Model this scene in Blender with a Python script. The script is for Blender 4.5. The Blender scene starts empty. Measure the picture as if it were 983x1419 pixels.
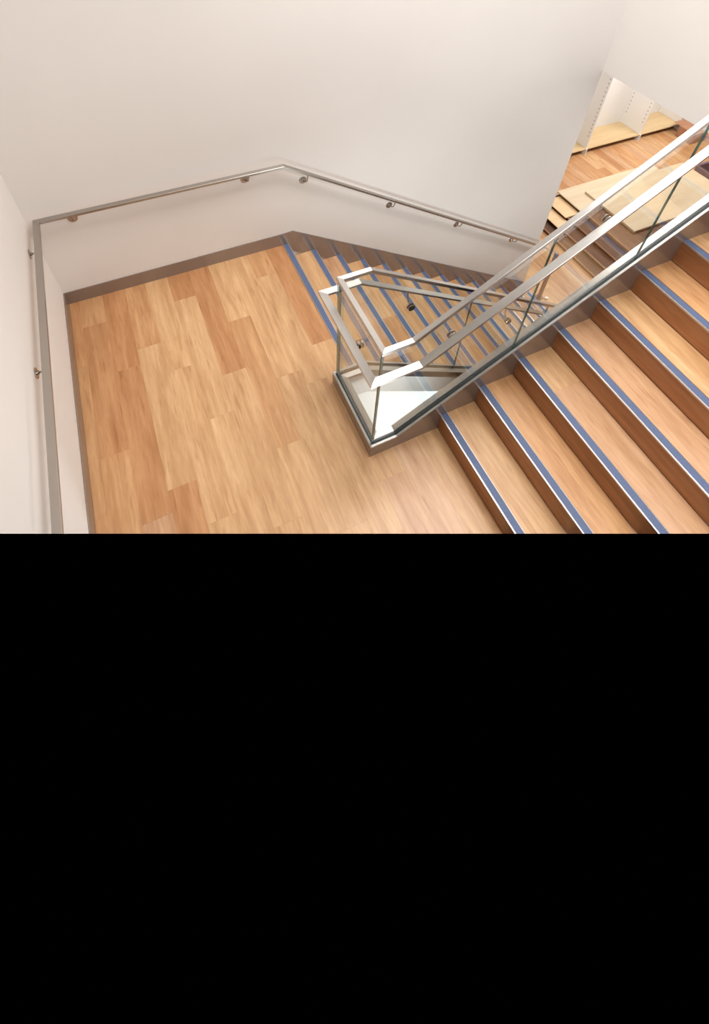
import bpy, bmesh, math, random
from mathutils import Vector, Matrix
random.seed(7)
scn = bpy.context.scene
COL = scn.collection
# ------------------------------------------------------------------ camera
W_IMG, H_IMG = 983, 1419
FPX = 739.87
CAM = Vector((0.8425, -3.6764, 3.503))
PITCH, YAW, ROLL = 0.7866, -0.4652, 0.0462
cd = bpy.data.cameras.new('camera'); cam = bpy.data.objects.new('camera', cd); COL.objects.link(cam)
ROT = Matrix.Rotation(YAW, 3, 'Z') @ Matrix.Rotation(PITCH, 3, 'X') @ Matrix.Rotation(ROLL, 3, 'Z')
cam.matrix_world = Matrix.Translation(CAM) @ ROT.to_4x4()
cd.sensor_fit = 'HORIZONTAL'; cd.sensor_width = 36.0; cd.lens = FPX / W_IMG * 36.0
cd.shift_y = -(H_IMG / 2 - 370.0) / W_IMG
cd.clip_start = 0.05; cd.clip_end = 100
scn.camera = cam
# ------------------------------------------------------------------ world, lights, exposure
w = bpy.data.worlds.new('world'); scn.world = w; w.use_nodes = True
w.node_tree.nodes['Background'].inputs[0].default_value = (0, 0, 0, 1)
w.node_tree.nodes['Background'].inputs[1].default_value = 0.0
scn.view_settings.view_transform = 'Standard'; scn.view_settings.look = 'None'
scn.view_settings.gamma = 1.0; scn.view_settings.use_curve_mapping = False
scn.view_settings.exposure = 0.0

def area(name, loc, sx, sy, power, color=(1, .98, .965), rot=(0, 0, 0)):
    l = bpy.data.lights.new(name, 'AREA'); l.shape = 'RECTANGLE'; l.size = sx; l.size_y = sy
    l.energy = power * .61; l.color = color
    o = bpy.data.objects.new(name, l); o.location = loc; o.rotation_euler = rot; COL.objects.link(o)
    return o
# ceiling luminaires over the stairwell (above the frame)
area('stairwell_lamp', (3.0, -1.8, 5.0), 1.5, 1.2, 190)
area('stairwell_lamp', (4.5, -1.0, 5.0), .9, .9, 75)
area('stairwell_lamp', (2.6, -5.3, 5.0), 2.4, 1.6, 260, rot=(math.radians(25), 0, 0))
area('stairwell_lamp', (1.0, -4.6, 5.0), 1.4, 1.4, 60)
area('stairwell_lamp', (6.2, -3.4, 5.0), 1.6, 1.6, 115)
# shop floor lamps under the lower ceiling
area('shop_lamp', (7.2, 0.9, 1.10), 1.2, .6, 92)
area('shop_lamp', (9.6, 1.6, 1.10), 1.2, .6, 130)
area('shop_lamp', (11.8, 1.4, 1.10), 1.2, .6, 110)
area('shop_lamp', (6.5, -1.5, 1.10), 1.2, .6, 60)
area('well_fill_light', (2.7, -3.5, -.75), 1.4, .5, 84, (.95, .99, 1.0), rot=(math.radians(82), 0, 0))  # unseen fill light added to brighten the white wall in the well

# ------------------------------------------------------------------ measures (metres, landing floor is z = 0)
G = .28; R = .1737
XD = 1.9638; S = .057
XA = 2.2795; YS = -2.2523; YF = -1.6025
XW = 1.742; HC = .135; KW = .088
FL = -14 * R
HS = .130; SLOPE = R / G
XEND = 5.418; ZSOF = 1.155

# ------------------------------------------------------------------ materials
def mat(name, base=(.8, .8, .8), rough=.5, metal=0.0, spec=.5):
    m = bpy.data.materials.new(name); m.use_nodes = True
    b = m.node_tree.nodes['Principled BSDF']
    b.inputs['Base Color'].default_value = (*base, 1); b.inputs['Roughness'].default_value = rough
    b.inputs['Metallic'].default_value = metal; b.inputs['Specular IOR Level'].default_value = spec
    return m, m.node_tree.nodes, m.node_tree.links, b

def noise_color(m, nodes, links, b, c1, c2, scale=(1, 1, 1), nscale=5, detail=4, lo=.35, hi=.65, bump=0.0, bdist=.001):
    g = nodes.new('ShaderNodeNewGeometry'); mp = nodes.new('ShaderNodeMapping'); mp.inputs['Scale'].default_value = scale
    n = nodes.new('ShaderNodeTexNoise'); n.inputs['Scale'].default_value = nscale; n.inputs['Detail'].default_value = detail
    r = nodes.new('ShaderNodeValToRGB'); r.color_ramp.elements[0].position = lo; r.color_ramp.elements[1].position = hi
    r.color_ramp.elements[0].color = (*c1, 1); r.color_ramp.elements[1].color = (*c2, 1)
    links.new(g.outputs['Position'], mp.inputs['Vector']); links.new(mp.outputs[0], n.inputs['Vector'])
    links.new(n.outputs['Fac'], r.inputs[0]); links.new(r.outputs[0], b.inputs['Base Color'])
    if bump:
        bp = nodes.new('ShaderNodeBump'); bp.inputs['Strength'].default_value = bump; bp.inputs['Distance'].default_value = bdist
        links.new(n.outputs['Fac'], bp.inputs['Height']); links.new(bp.outputs[0], b.inputs['Normal'])

def wall_mat(name, c1, c2):
    m, n, l, b = mat(name, rough=.75, spec=.3)
    noise_color(m, n, l, b, c1, c2, nscale=1.3, detail=3, bump=.03, bdist=.001)
    return m
M_WALL = wall_mat('wall_paint', (.785, .75, .715), (.805, .77, .735))
M_WHITE = wall_mat('white_paint', (.86, .87, .86), (.88, .89, .88))
M_CEIL = wall_mat('ceiling_paint', (.84, .83, .81), (.86, .85, .83))

def wood_mat(name, rough=.36, gx=26, gy=2.6, contrast=1.0, axis='Y', coat=0.0, flecks=True):
    """vinyl oak plank: tone comes from the object's own colour, grain runs along one axis"""
    m, nodes, links, b = mat(name, rough=rough)
    oi = nodes.new('ShaderNodeObjectInfo'); g = nodes.new('ShaderNodeNewGeometry')
    add = nodes.new('ShaderNodeVectorMath'); add.operation = 'ADD'
    sc = nodes.new('ShaderNodeVectorMath'); sc.operation = 'SCALE'; sc.inputs[0].default_value = (3.7, 9.1, 5.3)
    links.new(oi.outputs['Random'], sc.inputs['Scale']); links.new(g.outputs['Position'], add.inputs[0]); links.new(sc.outputs[0], add.inputs[1])
    def mapped(s):
        mp = nodes.new('ShaderNodeMapping'); mp.inputs['Scale'].default_value = s; links.new(add.outputs[0], mp.inputs['Vector']); return mp
    A = (gx, gy, gx) if axis == 'Y' else (gy, gx, gx)
    n1 = nodes.new('ShaderNodeTexNoise'); n1.inputs['Scale'].default_value = 1.0; n1.inputs['Detail'].default_value = 6; n1.inputs['Distortion'].default_value = .7
    links.new(mapped(A).outputs[0], n1.inputs['Vector'])
    B = tuple(v * 5 for v in A)
    n2 = nodes.new('ShaderNodeTexNoise'); n2.inputs['Scale'].default_value = 1.0; n2.inputs['Detail'].default_value = 4; n2.inputs['Distortion'].default_value = .3
    links.new(mapped(B).outputs[0], n2.inputs['Vector'])
    C_ = tuple(v * .33 for v in A)
    n3 = nodes.new('ShaderNodeTexNoise'); n3.inputs['Scale'].default_value = 1.0; n3.inputs['Detail'].default_value = 3; n3.inputs['Distortion'].default_value = 1.4
    links.new(mapped(C_).outputs[0], n3.inputs['Vector'])
    def ramp(src, lo, hi, a, c):
        r = nodes.new('ShaderNodeMapRange'); r.inputs['From Min'].default_value = lo; r.inputs['From Max'].default_value = hi
        r.inputs['To Min'].default_value = a; r.inputs['To Max'].default_value = c; links.new(src.outputs['Fac'], r.inputs['Value']); return r
    r1 = ramp(n1, .3, .7, 1 - .15 * contrast, 1 + .10 * contrast); r2 = ramp(n2, .3, .7, 1 - .06 * contrast, 1 + .05 * contrast)
    r3 = ramp(n3, .35, .65, 1 - .13 * contrast, 1 + .10 * contrast)
    def mul(a, c):
        k = nodes.new('ShaderNodeMath'); k.operation = 'MULTIPLY'; links.new(a.outputs[0], k.inputs[0]); links.new(c.outputs[0], k.inputs[1]); return k
    f = mul(mul(r1, r2), r3)
    if flecks:
        n4 = nodes.new('ShaderNodeTexNoise'); n4.inputs['Scale'].default_value = 1.0; n4.inputs['Detail'].default_value = 2
        links.new(mapped(tuple(v * 1.6 for v in A)).outputs[0], n4.inputs['Vector'])
        r4 = ramp(n4, .60, .74, 1.0, .78); r4.clamp = True
        f = mul(f, r4)
    # darker grain is also redder: raise green and blue with a higher power
    comb = nodes.new('ShaderNodeCombineXYZ')
    for i, p in enumerate((.8, 1.15, 1.5)):
        pw = nodes.new('ShaderNodeMath'); pw.operation = 'POWER'; pw.inputs[1].default_value = p
        links.new(f.outputs[0], pw.inputs[0]); links.new(pw.outputs[0], comb.inputs[i])
    vm = nodes.new('ShaderNodeVectorMath'); vm.operation = 'MULTIPLY'
    links.new(oi.outputs['Color'], vm.inputs[0]); links.new(comb.outputs[0], vm.inputs[1]); links.new(vm.outputs[0], b.inputs['Base Color'])
    bp = nodes.new('ShaderNodeBump'); bp.inputs['Strength'].default_value = .12; bp.inputs['Distance'].default_value = .0006
    links.new(n2.outputs['Fac'], bp.inputs['Height']); links.new(bp.outputs[0], b.inputs['Normal'])
    return m
M_WOOD = wood_mat('oak_vinyl')
M_WOODZ = wood_mat('oak_vinyl_riser', rough=.42)
M_PLY = wood_mat('birch_plywood', rough=.55, gx=9, gy=1.0, contrast=.35, axis='X', flecks=False)
M_PLYY = wood_mat('shelf_board', rough=.5, gx=14, gy=1.2, contrast=.4, axis='X', flecks=False)

def steel_mat(name, base, rough, c=.06):
    m, n, l, b = mat(name, base, rough, 1.0)
    g = n.new('ShaderNodeNewGeometry'); nt = n.new('ShaderNodeTexNoise'); nt.inputs['Scale'].default_value = 60; nt.inputs['Detail'].default_value = 3
    l.new(g.outputs['Position'], nt.inputs['Vector'])
    r = n.new('ShaderNodeMapRange'); r.inputs['To Min'].default_value = rough - c; r.inputs['To Max'].default_value = rough + c
    l.new(nt.outputs['Fac'], r.inputs['Value']); l.new(r.outputs[0], b.inputs['Roughness'])
    return m
def brushed(name, t, base=(.60, .58, .555)):
    m = steel_mat(name, base, .33, .04); n = m.node_tree.nodes; b = n['Principled BSDF']
    b.inputs['Anisotropic'].default_value = .85; b.inputs['Anisotropic Rotation'].default_value = .25
    c = n.new('ShaderNodeCombineXYZ')
    for i in range(3): c.inputs[i].default_value = t[i]
    m.node_tree.links.new(c.outputs[0], b.inputs['Tangent']); return m
# brushed along the length of each run
M_STEEL = brushed('brushed_steel_along_wall', (1, 0, 0)); M_STEEL_Y = brushed('brushed_steel_across', (0, 1, 0))
M_STEEL_UP = brushed('brushed_steel_rising', (.85, 0, .53)); M_STEEL_DN = brushed('brushed_steel_falling', (.85, 0, -.53))
WSTEELS = [brushed('satin_steel_' + k, t, (.47, .435, .40)) for k, t in (('along', (1, 0, 0)), ('across', (0, 1, 0)), ('rising', (.85, 0, .53)), ('falling', (.85, 0, -.53)))]
CSTEELS = [brushed('channel_steel_' + k, t, (.50, .485, .465)) for k, t in (('along', (1, 0, 0)), ('across', (0, 1, 0)), ('rising', (.85, 0, .53)), ('falling', (.85, 0, -.53)))]
STEELS = [M_STEEL, M_STEEL_Y, M_STEEL_UP, M_STEEL_DN]
M_SKIRT, *_ = mat('brown_grey_metallic_skirting', (.30, .242, .206), .22, .45)
M_ALU = steel_mat('aluminium', (.60, .56, .53), .38)
M_CHROME = steel_mat('bracket_steel', (.46, .42, .39), .22, .03)
M_RUBBER, *_ = mat('glazing_gasket', (.03, .035, .035), .5)
m, n, l, b = mat('blue_grip', rough=.6)
noise_color(m, n, l, b, (.075, .105, .205), (.12, .16, .275), nscale=240, detail=2, lo=.3, hi=.7, bump=.3, bdist=.0008)
M_BLUE = m
m, n, l, b = mat('shade_brown', rough=.6, spec=.3)  # wood brown darkened to carry the shade lying over the tiers
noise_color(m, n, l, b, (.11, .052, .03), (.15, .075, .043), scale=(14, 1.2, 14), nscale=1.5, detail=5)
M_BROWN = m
m, n, l, b = mat('cardboard', rough=.8)
noise_color(m, n, l, b, (.40, .20, .11), (.46, .24, .14), nscale=8)
M_CARD = m
m, n, l, b = mat('slate_blue_plastic', rough=.45)
noise_color(m, n, l, b, (.10, .09, .16), (.15, .14, .23), nscale=3)
M_CRATE = m
M_SHELFWHITE, *_ = mat('white_powder_coat', (.86, .85, .83), .45)
M_SLOT, *_ = mat('slot_shadow_grey', (.42, .41, .40), .6)
M_POST, *_ = mat('brown_grey_post', (.30, .20, .14), .4)
M_PWHITE, *_ = mat('white_plastic', (.88, .87, .84), .4)

def glass_mat():
    m = bpy.data.materials.new('clear_glass'); m.use_nodes = True; n = m.node_tree.nodes; l = m.node_tree.links; n.clear()
    o = n.new('ShaderNodeOutputMaterial'); t = n.new('ShaderNodeBsdfTransparent'); t.inputs[0].default_value = (.955, .975, .965, 1)
    g = n.new('ShaderNodeBsdfGlossy'); g.inputs['Roughness'].default_value = .02; g.inputs[0].default_value = (1, 1, 1, 1)
    f = n.new('ShaderNodeFresnel'); f.inputs[0].default_value = 1.5
    ge = n.new('ShaderNodeNewGeometry'); mr = n.new('ShaderNodeMapRange'); mr.inputs['To Min'].default_value = 1.5; mr.inputs['To Max'].default_value = 1 / 1.5
    l.new(ge.outputs['Backfacing'], mr.inputs['Value']); l.new(mr.outputs[0], f.inputs[0])
    x = n.new('ShaderNodeMixShader'); l.new(f.outputs[0], x.inputs[0]); l.new(t.outputs[0], x.inputs[1]); l.new(g.outputs[0], x.inputs[2]); l.new(x.outputs[0], o.inputs[0])
    return m
def glass_edge_mat():
    m, n, l, b = mat('green_glass_edge', (.045, .13, .115), .2, 0, .4)
    noise_color(m, n, l, b, (.02, .09, .078), (.085, .23, .20), scale=(30, 30, 4), nscale=2, detail=3)
    return m
M_GLASS = glass_mat(); M_GEDGE = glass_edge_mat()

# ------------------------------------------------------------------ object helpers
def link(name, bm, mats, parent=None, color=None, kind=None, smooth=False):
    me = bpy.data.meshes.new(name); bmesh.ops.recalc_face_normals(bm, faces=bm.faces); bm.to_mesh(me); bm.free()
    if smooth:
        for p in me.polygons: p.use_smooth = True
    for mm in (mats if isinstance(mats, (list, tuple)) else [mats]): me.materials.append(mm)
    o = bpy.data.objects.new(name, me); COL.objects.link(o)
    if parent: o.parent = parent
    if color: o.color = (*color, 1)
    if kind: o['kind'] = kind
    return o
def thing(name, label, cat, group=None):
    o = bpy.data.objects.new(name, None); COL.objects.link(o); o['label'] = label; o['category'] = cat
    if group: o['group'] = group
    return o
def tag(o, label, cat, group=None):
    o['label'] = label; o['category'] = cat
    if group: o['group'] = group
    return o
def box(bm, x0, x1, y0, y1, z0, z1, mi=0, bev=0.0):
    vs = [bm.verts.new((x, y, z)) for z in (z0, z1) for y in (y0, y1) for x in (x0, x1)]
    fs = [bm.faces.new([vs[i] for i in f]) for f in ((0, 2, 3, 1), (4, 5, 7, 6), (0, 1, 5, 4), (1, 3, 7, 5), (3, 2, 6, 7), (2, 0, 4, 6))]
    for f in fs: f.material_index = mi
    if bev > 0:
        es = list({e for f in fs for e in f.edges})
        bmesh.ops.bevel(bm, geom=es, offset=bev, segments=1, affect='EDGES', profile=.5)
    return fs
def boxo(name, b6, m, parent=None, bev=0.0, **k):
    bm = bmesh.new(); box(bm, *b6, bev=bev); return link(name, bm, m, parent, **k)
def prism_y(bm, pts, y0, y1, mi=0):
    """polygon in x,z extruded along y"""
    a = [bm.verts.new((x, y0, z)) for x, z in pts]; c = [bm.verts.new((x, y1, z)) for x, z in pts]
    n_ = len(pts); fs = [bm.faces.new(a), bm.faces.new(c[::-1])]
    for i in range(n_): fs.append(bm.faces.new((a[i], c[i], c[(i + 1) % n_], a[(i + 1) % n_])))
    for f in fs: f.material_index = mi
def sweep(bm, path, prof, mi=0, side=1):
    """profile (d, h) carried along a 3D path, d measured sideways in plan with mitred corners, h straight up"""
    P = [Vector(p) for p in path]; rings = []
    nrm = []
    for i in range(len(P) - 1):
        t = Vector((P[i + 1].x - P[i].x, P[i + 1].y - P[i].y)); t.normalize(); nrm.append(Vector((-t.y, t.x)) * side)
    for i, p in enumerate(P):
        if i == 0: mvec = nrm[0]
        elif i == len(P) - 1: mvec = nrm[-1]
        else:
            s = nrm[i - 1] + nrm[i]; s.normalize(); mvec = s / max(.2, s.dot(nrm[i]))
        rings.append([bm.verts.new((p.x + mvec.x * d, p.y + mvec.y * d, p.z + h)) for d, h in prof])
    k = len(prof)
    fs = []; f4 = []
    for si, (a, c) in enumerate(zip(rings, rings[1:])):
        for j in range(k):
            f = bm.faces.new((a[j], a[(j + 1) % k], c[(j + 1) % k], c[j])); (f4 if mi == 'run' else fs).append((f, si) if mi == 'run' else f)
    fs.append(bm.faces.new(rings[0][::-1])); fs.append(bm.faces.new(rings[-1]))
    for f in fs: f.material_index = 0 if mi == 'run' else mi
    for f, i in f4:
        d = P[i + 1] - P[i]
        f.material_index = 1 if abs(d.y) > abs(d.x) else (0 if abs(d.z) < .01 else (2 if d.z * d.x > 0 else 3))
    return fs
def rect_prof(d0, d1, h0, h1, b=.0025):
    return [(d0 + b, h0), (d1 - b, h0), (d1, h0 + b), (d1, h1 - b), (d1 - b, h1), (d0 + b, h1), (d0, h1 - b), (d0, h0 + b)]
def tube(bm, pts, r, seg=10, mi=0):
    P = [Vector(p) for p in pts]; rings = []
    for i, p in enumerate(P):
        t = (P[min(i + 1, len(P) - 1)] - P[max(i - 1, 0)]).normalized()
        up = Vector((0, 0, 1)) if abs(t.z) < .9 else Vector((1, 0, 0))
        a = t.cross(up).normalized(); c = t.cross(a)
        rings.append([bm.verts.new(p + (a * math.cos(q) + c * math.sin(q)) * r) for q in [2 * math.pi * j / seg for j in range(seg)]])
    for a, c in zip(rings, rings[1:]):
        for j in range(seg): bm.faces.new((a[j], a[(j + 1) % seg], c[(j + 1) % seg], c[j])).smooth = True
    bm.faces.new(rings[0][::-1]); bm.faces.new(rings[-1])
def disc(bm, c, axis, r, t, seg=20):
    """button: thin cylinder with a chamfered rim, centre of its back face at c"""
    c = Vector(c); ax = Vector(axis).normalized(); up = Vector((0, 0, 1)); a = ax.cross(up).normalized(); e = ax.cross(a)
    prof = [(r, 0), (r, t * .7), (r * .9, t)]; rings = []
    for rr, h in prof: rings.append([bm.verts.new(c + ax * h + (a * math.cos(q) + e * math.sin(q)) * rr) for q in [2 * math.pi * j / seg for j in range(seg)]])
    for x, y in zip(rings, rings[1:]):
        for j in range(seg): bm.faces.new((x[j], x[(j + 1) % seg], y[(j + 1) % seg], y[j]))
    bm.faces.new(rings[0][::-1]); bm.faces.new(rings[-1])

# ------------------------------------------------------------------ the shell
def struct(name, b6, m): return boxo(name, b6, m, kind='structure')
struct('wall_left', (-.22, -.010, -7.0, .22, -3.2, 5.1), M_WALL)
struct('wall_back', (-.010, XEND, .010, .22, -3.2, 5.1), M_WALL)
struct('wall_right', (XEND, XEND + .16, -2.2, .22, ZSOF, 5.1), M_WALL)
struct('ceiling', (-.2, 8.6, -7.0, .2, 5.1, 5.2), M_CEIL)
struct('ceiling_lower', (XEND + .16, 13.6, -2.2, 3.6, ZSOF, ZSOF + .12), M_CEIL)
struct('wall_back_lower', (XEND, 13.6, 3.45, 3.6, FL, ZSOF), M_WALL)
struct('wall_right_lower', (13.4, 13.6, -4.0, 3.45, FL, ZSOF), M_WALL)
# plaster under the flights, seen white down the stair well
bm = bmesh.new(); prism_y(bm, [(1.83, -.17), (1.98, -.17), (5.30, -.17 - 3.32 * (SLOPE + .013)), (5.30, FL), (1.83, FL)], -1.67, -1.61)
link('wall_well', bm, M_WHITE, kind='structure')
bm = bmesh.new(); box(bm, 1.70, 1.815, -2.23, -1.665, FL, -.17); link('wall_well_end', bm, M_WHITE, kind='structure')

# ------------------------------------------------------------------ wooden floor: every plank its own object
TONES = {'l': (.63, .378, .188), 'm': (.58, .315, .145), 'd': (.515, .255, .110), 'p': (.59, .345, .19), 'x': (.50, .24, .10)}
def jit(c, a=.04):
    k = 1 + random.uniform(-a, a); return tuple(v * k for v in c)
landing = bmesh.new()
box(landing, 0, XD - S - .002, YF - .02, 0, -.16, -.004); box(landing, 0, XW + .04, YS, YF - .02, -.16, -.004); box(landing, 0, XA + .01, -5.2, YS, -.16, -.004)
floor = link('floor', landing, M_CARD, kind='structure')
GAP = .0001
def plank(x0, x1, y0, y1, z, tone, parent, th=.0036, m=None, name='plank', bev=.0006):
    if x1 - x0 < .004 or y1 - y0 < .004: return
    bm = bmesh.new(); box(bm, x0 + GAP, x1 - GAP, y0 + GAP, y1 - GAP, z - th, z)
    top = [e for e in bm.edges if all(abs(v.co.z - z) < 1e-6 for v in e.verts)]
    bmesh.ops.bevel(bm, geom=top, offset=.0004, segments=1, affect='EDGES')
    return link(name, bm, m or M_WOOD, parent, color=jit(TONES[tone] if isinstance(tone, str) else tone))
edges = [0, .076] + [.076 + .1837 * i for i in range(1, 12)] + [XA]
# first joint of each row measured from the back skirting, and the tones going towards the camera
rows = [(-.715, 'dmmm'), (-.317, 'mdml'), (-.86, 'ddpp'), (-.71, 'mldp'), (-1.02, 'lllp'), (-.317, 'dllp'),
        (-1.21, 'dllp'), (-.72, 'lmlp'), (-1.40, 'lllp'), (-.325, 'mllpl'), (-1.215, 'dlpl'), (-.55, 'llpl'), (-.9, 'lpll')]
LAND = [(0, XD - S - .002, YF, 0), (0, XW + .03, YS, YF), (0, XA + .004, -5.2, YS)]
for i, (j0, tn) in enumerate(rows):
    x0, x1 = edges[i], edges[i + 1]; y = 0; nxt = j0; k = 0
    while y > -5.2:
        t = tn[min(k, len(tn) - 1)]
        for (a, c, d, e) in (LAND if x1 > XW + .001 else [(0, XA, -5.2, 0)]):
            X0, X1, Y0, Y1 = max(x0, a), min(x1, c), max(nxt, d), min(y, e)
            if X1 > X0 and Y1 > Y0:
                random.seed(i * 31 + k); plank(X0, X1, Y0, Y1, 0, t, floor)
        y = nxt; nxt -= 1.219; k += 1
random.seed(11)
floor2 = struct('floor_lower', (5.35, 13.4, -4.0, 3.45, FL - .15, FL - .004), M_CARD)
x = 5.60; i = 0
while x < 13.3:
    y = 3.45 - random.choice([.2, .45, .7, .95, 1.2])
    top = 3.45
    while top > -2.2:
        plank(x, min(x + .1837, 13.4), max(y, -2.4), top, FL, random.choice('lmmdplm'), floor2)
        top = y; y -= 1.219
    x += .1837; i += 1

# ------------------------------------------------------------------ stairs
RISER_T = (.43, .185, .075)
def nosing(parent, xf, z, y0, y1):
    """aluminium stair nosing; xf is the front edge, z the tread level; the blue grip insert is a sub-part"""
    bm = bmesh.new()
    prism_y(bm, [(xf - .003, z + .003), (xf, z + .0015), (xf + .0005, z - .012), (xf - .004 + .007, z - .012), (xf + .007, z - .004), (xf + S, z - .004), (xf + S, z + .0025), (xf + S - .006, z + .0035),
                 (xf + S - .006, z + .0005), (xf + .006, z + .0005), (xf + .006, z + .003)], y0, y1)
    o = link('nosing', bm, M_ALU, parent)
    boxo('grip_strip', (xf + .0065, xf + S - .0065, y0, y1, z + .0006, z + .0032), M_BLUE, o)
    return o
def nosing_rev(parent, xf, z, y0, y1):
    bm = bmesh.new()
    prism_y(bm, [(2 * xf - a, c) for a, c in [(xf - .003, z + .003), (xf, z + .0015), (xf + .0005, z - .012), (xf + .003, z - .012), (xf + .007, z - .004), (xf + S, z - .004), (xf + S, z + .0025), (xf + S - .006, z + .0035),
                 (xf + S - .006, z + .0005), (xf + .006, z + .0005), (xf + .006, z + .003)]], y0, y1)
    o = link('nosing', bm, M_ALU, parent)
    boxo('grip_strip', (xf - S + .0065, xf - .0065, y0, y1, z + .0006, z + .0032), M_BLUE, o)
    return o

# flight going up on the right
up = thing('staircase', 'upper flight of wood-effect steps with blue nosings rising to the right from the landing', 'staircase')
Y1U = YS + .001; Y0U = -4.05
joints = {0: -3.6, 1: -3.75, 2: -2.555, 3: -3.9, 4: -3.8, 5: -3.9}
for j in range(14):
    xr = XA + j * G; z = (j + 1) * R
    random.seed(100 + j)
    # tread: a core board carrying vinyl planks
    tr = boxo('tread', (xr + .0185, xr + G + .003, Y0U, Y1U, z - .034, z - .004), M_CARD, up)
    jy = joints.get(j, -3.5 - .1 * (j % 3)); tn = ['l', 'm', 'l', 'p', 'l', 'm'][j % 6]; t2 = ['m', 'l', 'p', 'l', 'm', 'l'][j % 6]
    plank(xr + S, xr + G, jy, Y1U, z, tn, tr); plank(xr + S, xr + G, Y0U, jy, z, t2, tr)
    rs = boxo('riser', (xr + .004, xr + .018, Y0U, Y1U, z - R, z - .004), M_WOODZ, up, color=jit(RISER_T, .06))
    nosing(up, xr, z, Y0U, Y1U)
def pitch_up(x): return HC + (x - 1.94) * SLOPE + .012 * max(0, x - 1.94)
bm = bmesh.new()
prism_y(bm, [(1.83, -.16), (1.83, HC - .078), (1.945, HC - .078), (6.25, pitch_up(6.25) - .078), (6.25, pitch_up(6.25) - .52), (XA + .25, -.16)], YS + .007, YS + KW)
link('inner_stringer', bm, M_SKIRT, up)
bm = bmesh.new()
prism_y(bm, [(XA, -.16), (XA + .3, -.16), (6.2, 14 * R - .32), (6.2, 14 * R - .25), (XA + .2, -.05)], Y0U, YS)
link('soffit', bm, M_WHITE, up)

# flight going down at the back
dn = thing('staircase', 'lower flight of steps with blue nosings going down along the long back wall', 'staircase')
nosing_rev(dn, XD, 0, YF, 0)
for k in range(1, 14):
    random.seed(200 + k)
    xn = XD + k * G; z = -k * R; xr = xn - G
    boxo('riser', (xr - .020, xr - .006, YF, 0, z, z + R - .004), M_WOODZ, dn, color=jit(RISER_T, .06))
    tr = boxo('tread', (xr - .018, xn - .006, YF, 0, z - .034, z - .004), M_CARD, dn)
    jy = -.5 - .33 * ((k * 7) % 4)
    plank(xr - .006, xn - S, jy, 0, z, 'mlpl'[k % 4], tr); plank(xr - .006, xn - S, YF, jy, z, 'lpmm'[k % 4], tr)
    nosing_rev(dn, xn, z, YF, 0)
xr = XD + 13 * G
boxo('riser', (xr - .020, xr - .006, YF, 0, FL, FL + R - .004), M_WOODZ, dn, color=RISER_T)
bm = bmesh.new()
ZB = lambda x: HC - max(0, x - 2.0) * (SLOPE + .012)
prism_y(bm, [(XW + .083, HC - .078), (2.0, HC - .078), (5.74, ZB(5.74) - .078), (5.74, ZB(5.74) - .32), (2.0, HC - .30), (XW + .083, HC - .30)], YF - .007, YF - KW)
link('inner_stringer', bm, M_STEEL, dn)
bm = bmesh.new()
prism_y(bm, [(XD - .05, -.42), (XD + .05, -.42), (5.3, FL + .02), (5.3, FL + .0), (5.2, FL)], -1.595, -.002)
link('soffit', bm, M_WHITE, dn)

# ------------------------------------------------------------------ skirtings
def skirt(name, path, side, h=HS):
    bm = bmesh.new(); sweep(bm, path, rect_prof(0, .0098, -.002, h, .001), side=side); return link(name, bm, M_SKIRT, kind='structure')
skirt('baseboard_left', [(0, -6, 0), (0, 0, 0)], 1)
XK = 2.017
bm = bmesh.new()
zs = lambda x: .142 - SLOPE * (x - XK)
prism_y(bm, [(-.008, -.002), (XD, -.002), (XD + .02, -.10), (5.40, zs(5.40) - .42), (5.40, FL), (5.408, FL), (5.408, zs(5.41)), (XK, .142), (1.90, .136), (-.008, HS)], 0, .0098)
link('baseboard_back', bm, M_SKIRT, kind='structure')

# ------------------------------------------------------------------ glass balustrade round the stair well
bal = thing('glass_balustrade', 'frameless glass balustrade with steel rails wrapping round the stair well', 'balustrade')
XU, XL = 6.2, 5.75
NB, FB = 1.94, 2.0      # where the kerb starts to slope, near and far side
def kerb_path():
    return [(XL, YF, ZB(XL)), (FB, YF, HC), (XW, YF, HC), (XW, YS, HC), (NB, YS, HC), (XU, YS, pitch_up(XU))]
kp = kerb_path()
bm = bmesh.new()
U = [(0, 0), (.015, 0), (.015, -.05), (.046, -.05), (.046, 0), (KW, 0), (KW, -.075), (.002, -.075), (.002, -.012), (0, -.012)]
sweep(bm, kp, U, side=1, mi='run')
link('base_channel', bm, CSTEELS, bal)
bm = bmesh.new()   # landing side plate below the channel, down to the boards
box(bm, XW, XW + KW, YS, YF, 0.0, HC - .0755); box(bm, XW, XW + .0018, YS, YF, HC - .0755, HC - .0122)
prism_y(bm, [(XW, 0.0), (XW, HC - .0122), (NB, HC - .0122), (XU, pitch_up(XU) - .0122), (XU, pitch_up(XU) - .50), (XA + .27, 0)], YS - .0004, YS + .0018)
prism_y(bm, [(XW + KW + .002, 0), (XW + KW + .002, HC - .0755), (FB, HC - .0755), (XL, ZB(XL) - .0755), (XL, ZB(XL) - .32), (FB, HC - .32), (XW + KW + .002, HC - .30)], YF - .0005, YF - .006)
link('fascia', bm, M_SKIRT, bal)
bm = bmesh.new(); sweep(bm, kp, [(.0155, -.048), (.0455, -.048), (.0455, -.012), (.0155, -.012)], side=1); link('gasket', bm, M_RUBBER, bal)

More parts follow.
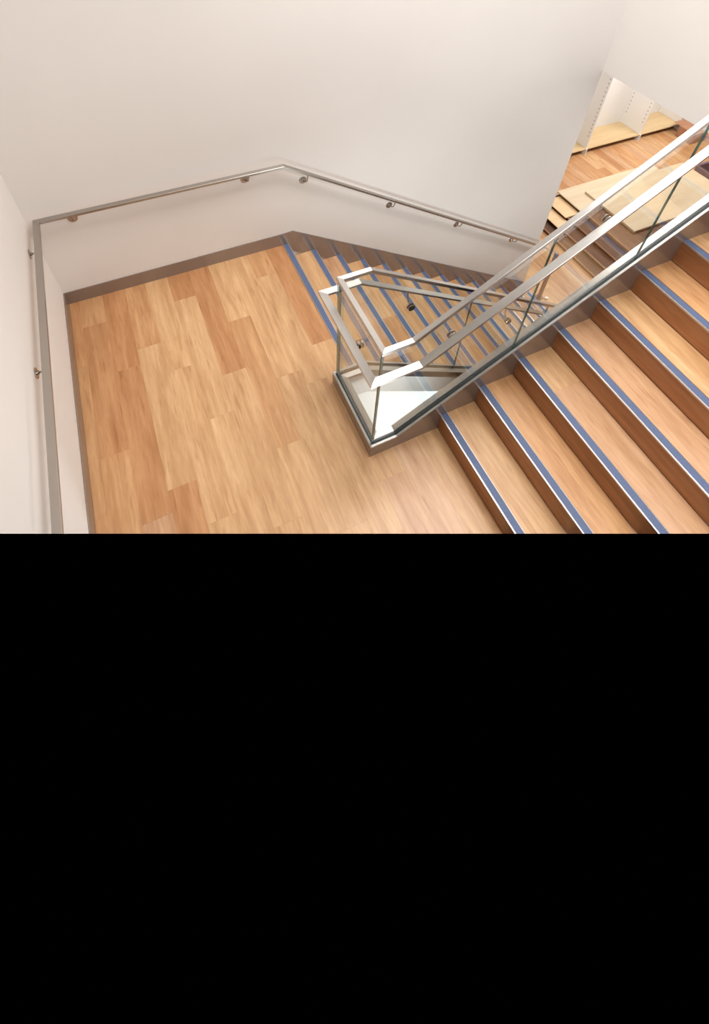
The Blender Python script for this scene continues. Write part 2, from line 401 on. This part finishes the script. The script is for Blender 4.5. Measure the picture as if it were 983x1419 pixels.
# top rail centre line follows the glass
ZT = 1.165; TB = 1.955; TFB = 1.985
def topz(x): return ZT + max(0, x - TB) * (SLOPE + .018)
def topzf(x): return ZT - max(0, x - TFB) * (SLOPE + .012)
GX, GYN, GYF = XW + .031, YS + .031, YF - .031
def panel(pts, nrm, name='glass_panel', th=.013):
    """pts: polygon of the panel's centre plane in 3D; two big faces of clear glass, green edges"""
    n_ = Vector(nrm) * th / 2; bm = bmesh.new()
    a = [bm.verts.new(Vector(p) + n_) for p in pts]; c = [bm.verts.new(Vector(p) - n_) for p in pts]
    bm.faces.new(a).material_index = 0; bm.faces.new(c[::-1]).material_index = 0
    for i in range(len(pts)):
        f = bm.faces.new((a[i], c[i], c[(i + 1) % len(pts)], a[(i + 1) % len(pts)])); f.material_index = 1
    return link(name, bm, [M_GLASS, M_GEDGE], bal)
CB = -.045
def near_panel(x0, x1):
    xs = [x0] + ([NB] if x0 < NB < x1 else []) + [x1]; xt = [x1] + ([TB] if x0 < TB < x1 else []) + [x0]
    kb = lambda x: (pitch_up(x) if x > NB else HC) + CB
    panel([(x, GYN, kb(x)) for x in xs] + [(x, GYN, topz(x) - .018) for x in xt], (0, 1, 0))
def far_panel(x0, x1):
    xs = [x0] + ([FB] if x0 < FB < x1 else []) + [x1]; xt = [x1] + ([TFB] if x0 < TFB < x1 else []) + [x0]
    panel([(x, GYF, ZB(x) + CB) for x in xs] + [(x, GYF, topzf(x) - .018) for x in xt], (0, 1, 0))
g_ = .0015
near_panel(GX - .012, 2.775 - g_); near_panel(2.775 + g_, 3.59 - g_); near_panel(3.59 + g_, 4.6 - g_); near_panel(4.6 + g_, 5.6); near_panel(5.6 + 2 * g_, XU)
far_panel(GX - .012, 2.89 - g_); far_panel(2.89 + g_, 3.80 - g_); far_panel(3.80 + g_, 4.8 - g_); far_panel(4.8 + g_, XL - .02)
panel([(GX, GYN + .0068, HC + CB), (GX, GYF - .0068, HC + CB), (GX, GYF - .0068, ZT - .018), (GX, GYN + .0068, ZT - .018)], (1, 0, 0), th=.019)
tp = [(XL, GYF, topzf(XL)), (TFB, GYF, ZT), (GX, GYF, ZT), (GX, GYN, ZT), (TB, GYN, ZT), (XU, GYN, topz(XU))]
def rail_prof(wd, h, off=0): return rect_prof(off - wd / 2, off + wd / 2, -h, 0, .002)
bm = bmesh.new(); sweep(bm, tp, rail_prof(.034, .030), side=1, mi='run'); link('top_rail', bm, STEELS, bal)
# second rail, lower and outside the glass
ZH = 1.01
HX, HYN, HYF = GX - .088, GYN - .068, GYF + .062
HB, HFB = 1.985, 1.945
def hz(x): return ZH + max(0, x - HB) * (SLOPE + .018)
def hzf(x): return ZH - max(0, x - HFB) * (SLOPE + .012)
hp = [(XL, HYF, hzf(XL)), (HFB, HYF, ZH), (HX, HYF, ZH), (HX, HYN, ZH), (HB, HYN, ZH), (XU, HYN, hz(XU))]
bm = bmesh.new(); sweep(bm, hp, rail_prof(.050, .020), side=1, mi='run'); link('handrail', bm, STEELS, bal)
def glass_bracket(gp, out, rail):
    """gp: point on the glass centre plane; out: unit vector from glass towards the rail; rail: point under the rail"""
    gp = Vector(gp); o_ = Vector(out); bm = bmesh.new()
    disc(bm, gp + o_ * .0068, o_, .029, .012)
    disc(bm, gp - o_ * .0068, -o_, .029, .008)
    e = Vector(rail); s = gp + o_ * .02
    mid = Vector((e.x, e.y, s.z + .004)); pts = []
    for i in range(9):
        t = i / 8; pts.append((1 - t) ** 2 * s + 2 * t * (1 - t) * mid + t * t * e)
    tube(bm, pts, .006)
    return link('rail_bracket', bm, M_CHROME, bal)
for xx in (2.22, 3.12, 4.02, 4.92): glass_bracket((xx, GYN, hz(xx) - .085), (0, -1, 0), (xx, HYN, hz(xx) - .017))
for xx in (2.33, 3.36, 4.40, 5.40): glass_bracket((xx, GYF, hzf(xx) - .125), (0, 1, 0), (xx, HYF, hzf(xx) - .017))
glass_bracket((GX, -1.945, .885), (-1, 0, 0), (HX, -1.945, ZH - .017))

# ------------------------------------------------------------------ handrail on the walls
wr = thing('wall_handrail', 'flat steel handrail fixed on brackets along the left and back walls', 'handrail')
D0, D1 = .048, .092; ZR = .948; XB = 1.95
def wz(x): return ZR - max(0, x - XB) * SLOPE
c_ = (D0 + D1) / 2
wp = [(c_, -6.0, ZR), (c_, -c_, ZR), (XB, -c_, ZR), (5.52, -c_, wz(5.52))]
bm = bmesh.new(); sweep(bm, wp, rail_prof(D1 - D0, .022), side=1, mi='run'); link('rail', bm, WSTEELS, wr)
def wall_bracket(p, out, rail):
    p = Vector(p); o_ = Vector(out); bm = bmesh.new(); disc(bm, p, o_, .035, .007); disc(bm, p + o_ * .007, o_, .013, .010)
    s = p + o_ * .012; e = Vector(rail); mid = Vector((e.x, e.y, s.z - .006)); pts = []
    for i in range(9):
        t = i / 8; pts.append((1 - t) ** 2 * s + 2 * t * (1 - t) * mid + t * t * e)
    tube(bm, pts, .006)
    return link('rail_bracket', bm, M_CHROME, wr)
for xx, zz in ((.292, .872), (1.627, .868), (2.14, .72), (3.05, .165), (3.96, -.39), (4.90, -.955)):
    wall_bracket((xx, .010, zz - .026), (0, -1, 0), (xx + .02, -c_, wz(xx + .02) - .015))
for yy in (-.306, -1.375, -2.45): wall_bracket((-.010, yy, .855), (1, 0, 0), (c_, yy, ZR - .015))

# ------------------------------------------------------------------ shop floor below
# stepped plinth of low wooden tiers, shade on their tops put into the brown
pl = thing('stepped_plinth', 'low stepped plinth of wooden tiers coloured brown for shade, with pale edges on the lower floor', 'plinth')
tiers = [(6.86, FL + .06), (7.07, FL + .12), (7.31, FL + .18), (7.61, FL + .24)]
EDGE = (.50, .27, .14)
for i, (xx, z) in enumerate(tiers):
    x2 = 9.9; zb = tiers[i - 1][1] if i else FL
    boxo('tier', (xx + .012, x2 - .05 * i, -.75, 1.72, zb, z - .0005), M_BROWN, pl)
    boxo('edge_trim', (xx + .002, xx + .0115, -.752, 1.722, z - .020, z + .001), M_PLY, pl, color=EDGE)
PT = (.66, .53, .36)
def ply(b6, label, name='plywood_sheet', grp=None, col=PT):
    o = boxo(name, b6, M_PLY, bev=.001, color=col); tag(o, label, 'board', grp); return o
zt = tiers[-1][1] + .002
ply((7.55, 9.85, 1.13, 1.74, zt, zt + .018), 'narrow pale plywood board at the back edge of the stepped plinth')
ply((7.26, 7.58, 1.14, 1.66, tiers[2][1] + .002, tiers[2][1] + .016), 'short pale board standing for the lit end of the tier just below the topmost', col=(.80, .55, .31))  # added board, its pale colour carries the light on the tier's left end
ply((7.02, 7.28, 1.02, 1.58, tiers[1][1] + .002, tiers[1][1] + .016), 'short pale board standing for the lit end of the lowest visible tier by the wall end', col=(.80, .55, .31))  # same here: lit end of the tier put in as a pale board
sh = ply((7.975, 10.40, .33, 1.50, zt + .020, zt + .058), 'large pale plywood sheet with screw holes lying on the stepped plinth')
bm = bmesh.new()
for (a, c) in ((8.60, 1.02), (8.68, 1.04), (8.90, 1.10), (9.55, .86), (9.35, 1.30)):
    disc(bm, (a, c, zt + .0575), (0, 0.001, 1), .010, .0008, 10)
link('screw_hole', bm, M_SLOT, sh, kind='stuff')
# shelving bays along the rear wall
YB, YFR = 3.36, 2.80
g = thing('shelving_unit', 'white slotted shelving run with pale wooden base shelves along the lower shop wall', 'shelving')
DX = [7.75, 9.22, 10.70, 11.88]
ZB_ = FL + .13
boxo('back_panel', (7.70, 11.90, YB, YB + .03, FL, FL + 2.6), M_SHELFWHITE, g)
for a, c in zip(DX, DX[1:]):
    boxo('base_shelf', (a + .012, c - .012, YFR - .03, YB - .002, ZB_ - .022, ZB_), M_PLYY, g, color=(.66, .49, .27), bev=.001)
    boxo('kick_plate', (a + .014, c - .014, YFR + .06, YFR + .075, FL, ZB_ - .023), M_BROWN, g)
for a in DX:
    d = boxo('divider', (a - .012, a + .012, YFR - .02, YB - .002, ZB_ + .002, FL + 2.6), M_SHELFWHITE, g)
    u = boxo('upright', (a - .015, a + .015, YB - .032, YB - .0025, FL, FL + 2.6), M_SHELFWHITE, g)
    boxo('foot', (a - .011, a + .011, YFR - .055, YFR + .1, FL, ZB_ + .004), M_SHELFWHITE, g)
    bm = bmesh.new()
    for i in range(26):
        z = ZB_ + .25 + i * .085
        box(bm, a - .0135, a - .0121, YB - .075, YB - .055, z, z + .03)
        box(bm, a - .0135, a - .0121, YFR + .02, YFR + .04, z, z + .03)
    link('slot', bm, M_SLOT, g, kind='stuff')
boxo('end_panel', (11.895, 11.93, YFR - .03, YB + .02, FL, FL + .16), M_PLYY, g, color=(.80, .56, .32), bev=.001)
# loose things by the shelves
t = thing('cardboard_box', 'small brown cardboard box on the floor right of the shelving', 'box')
boxo('body', (11.62, 12.05, 2.20, 2.60, FL, FL + .24), M_CARD, t, bev=.004)
boxo('flap', (11.62, 12.05, 2.60, 2.76, FL + .236, FL + .242), M_CARD, t)
boxo('flap', (12.052, 12.20, 2.20, 2.60, FL + .236, FL + .242), M_CARD, t)
ply((12.0, 13.0, 1.35, 2.05, FL + .002, FL + .020), 'pale board lying flat on the floor beyond the cardboard box', col=(.85, .62, .38))
t = thing('storage_crate', 'dark slate-blue crate beside the far end of the plywood sheet', 'crate')
bm = bmesh.new(); x0, x1, y0, y1, z0, z1 = 10.50, 11.35, .62, 1.28, FL, FL + .34
box(bm, x0, x1, y0, y1, z0, z0 + .02)
for q in ((x0, x0 + .02, y0, y1), (x1 - .02, x1, y0, y1), (x0 + .02, x1 - .02, y0, y0 + .02), (x0 + .02, x1 - .02, y1 - .02, y1)): box(bm, *q, z0 + .02, z1)
link('body', bm, M_CRATE, t)
for yy in (.75, .95, 1.15): boxo('rib', (x0 - .012, x0 - .0005, yy - .012, yy + .012, z0 + .03, z1 - .03), M_CRATE, t)
bm = bmesh.new(); sweep(bm, [(x0, y0, z1), (x1, y0, z1), (x1, y1, z1), (x0, y1, z1)], rect_prof(-.025, -.001, -.03, .0, .003), side=1); link('rim', bm, M_CRATE, t)
# post and cap at the foot of the lower flight
t = thing('floor_post', 'slim brown-grey post standing at the bottom of the stairs by the wall end', 'post')
boxo('shaft', (5.79, 5.835, -.055, -.01, FL + .012, FL + .92), M_POST, t, bev=.004)
boxo('foot_plate', (5.76, 5.865, -.085, .02, FL, FL + .0115), M_SKIRT, t, bev=.001)
bm = bmesh.new(); disc(bm, (5.895, -.105, FL), (0, .001, 1), .024, .03, 16)
tag(link('plastic_cap', bm, M_PWHITE), 'tiny white plastic cap on the floor beside the slim post', 'cap')

# ------------------------------------------------------------------ the world ends where the photograph ends: section plane
# (nothing is built past the lower edge of what the photograph shows)
v1 = ROT @ Vector((-1, -(739.5 - 370) / FPX, -1)); v2 = ROT @ Vector((1, -(739.5 - 370) / FPX, -1))
NP = v2.cross(v1).normalized()
if NP.dot(ROT @ Vector((0, 0, -1))) < 0: NP = -NP
bpy.context.view_layer.update()
for o in list(scn.objects):
    if o.type != 'MESH' or o.name.startswith('ceiling'): continue
    mw = o.matrix_world; ds = [NP.dot(mw @ v.co - CAM) for v in o.data.vertices]
    if min(ds) >= 0: continue
    if max(ds) <= 0:
        bpy.data.objects.remove(o, do_unlink=True); continue
    bm = bmesh.new(); bm.from_mesh(o.data)
    r = bmesh.ops.bisect_plane(bm, geom=bm.verts[:] + bm.edges[:] + bm.faces[:], plane_co=mw.inverted() @ CAM, plane_no=NP, clear_inner=True, clear_outer=False)
    ed = [e for e in r['geom_cut'] if isinstance(e, bmesh.types.BMEdge)]
    try: bmesh.ops.holes_fill(bm, edges=ed)
    except Exception: pass
    bm.to_mesh(o.data); bm.free()
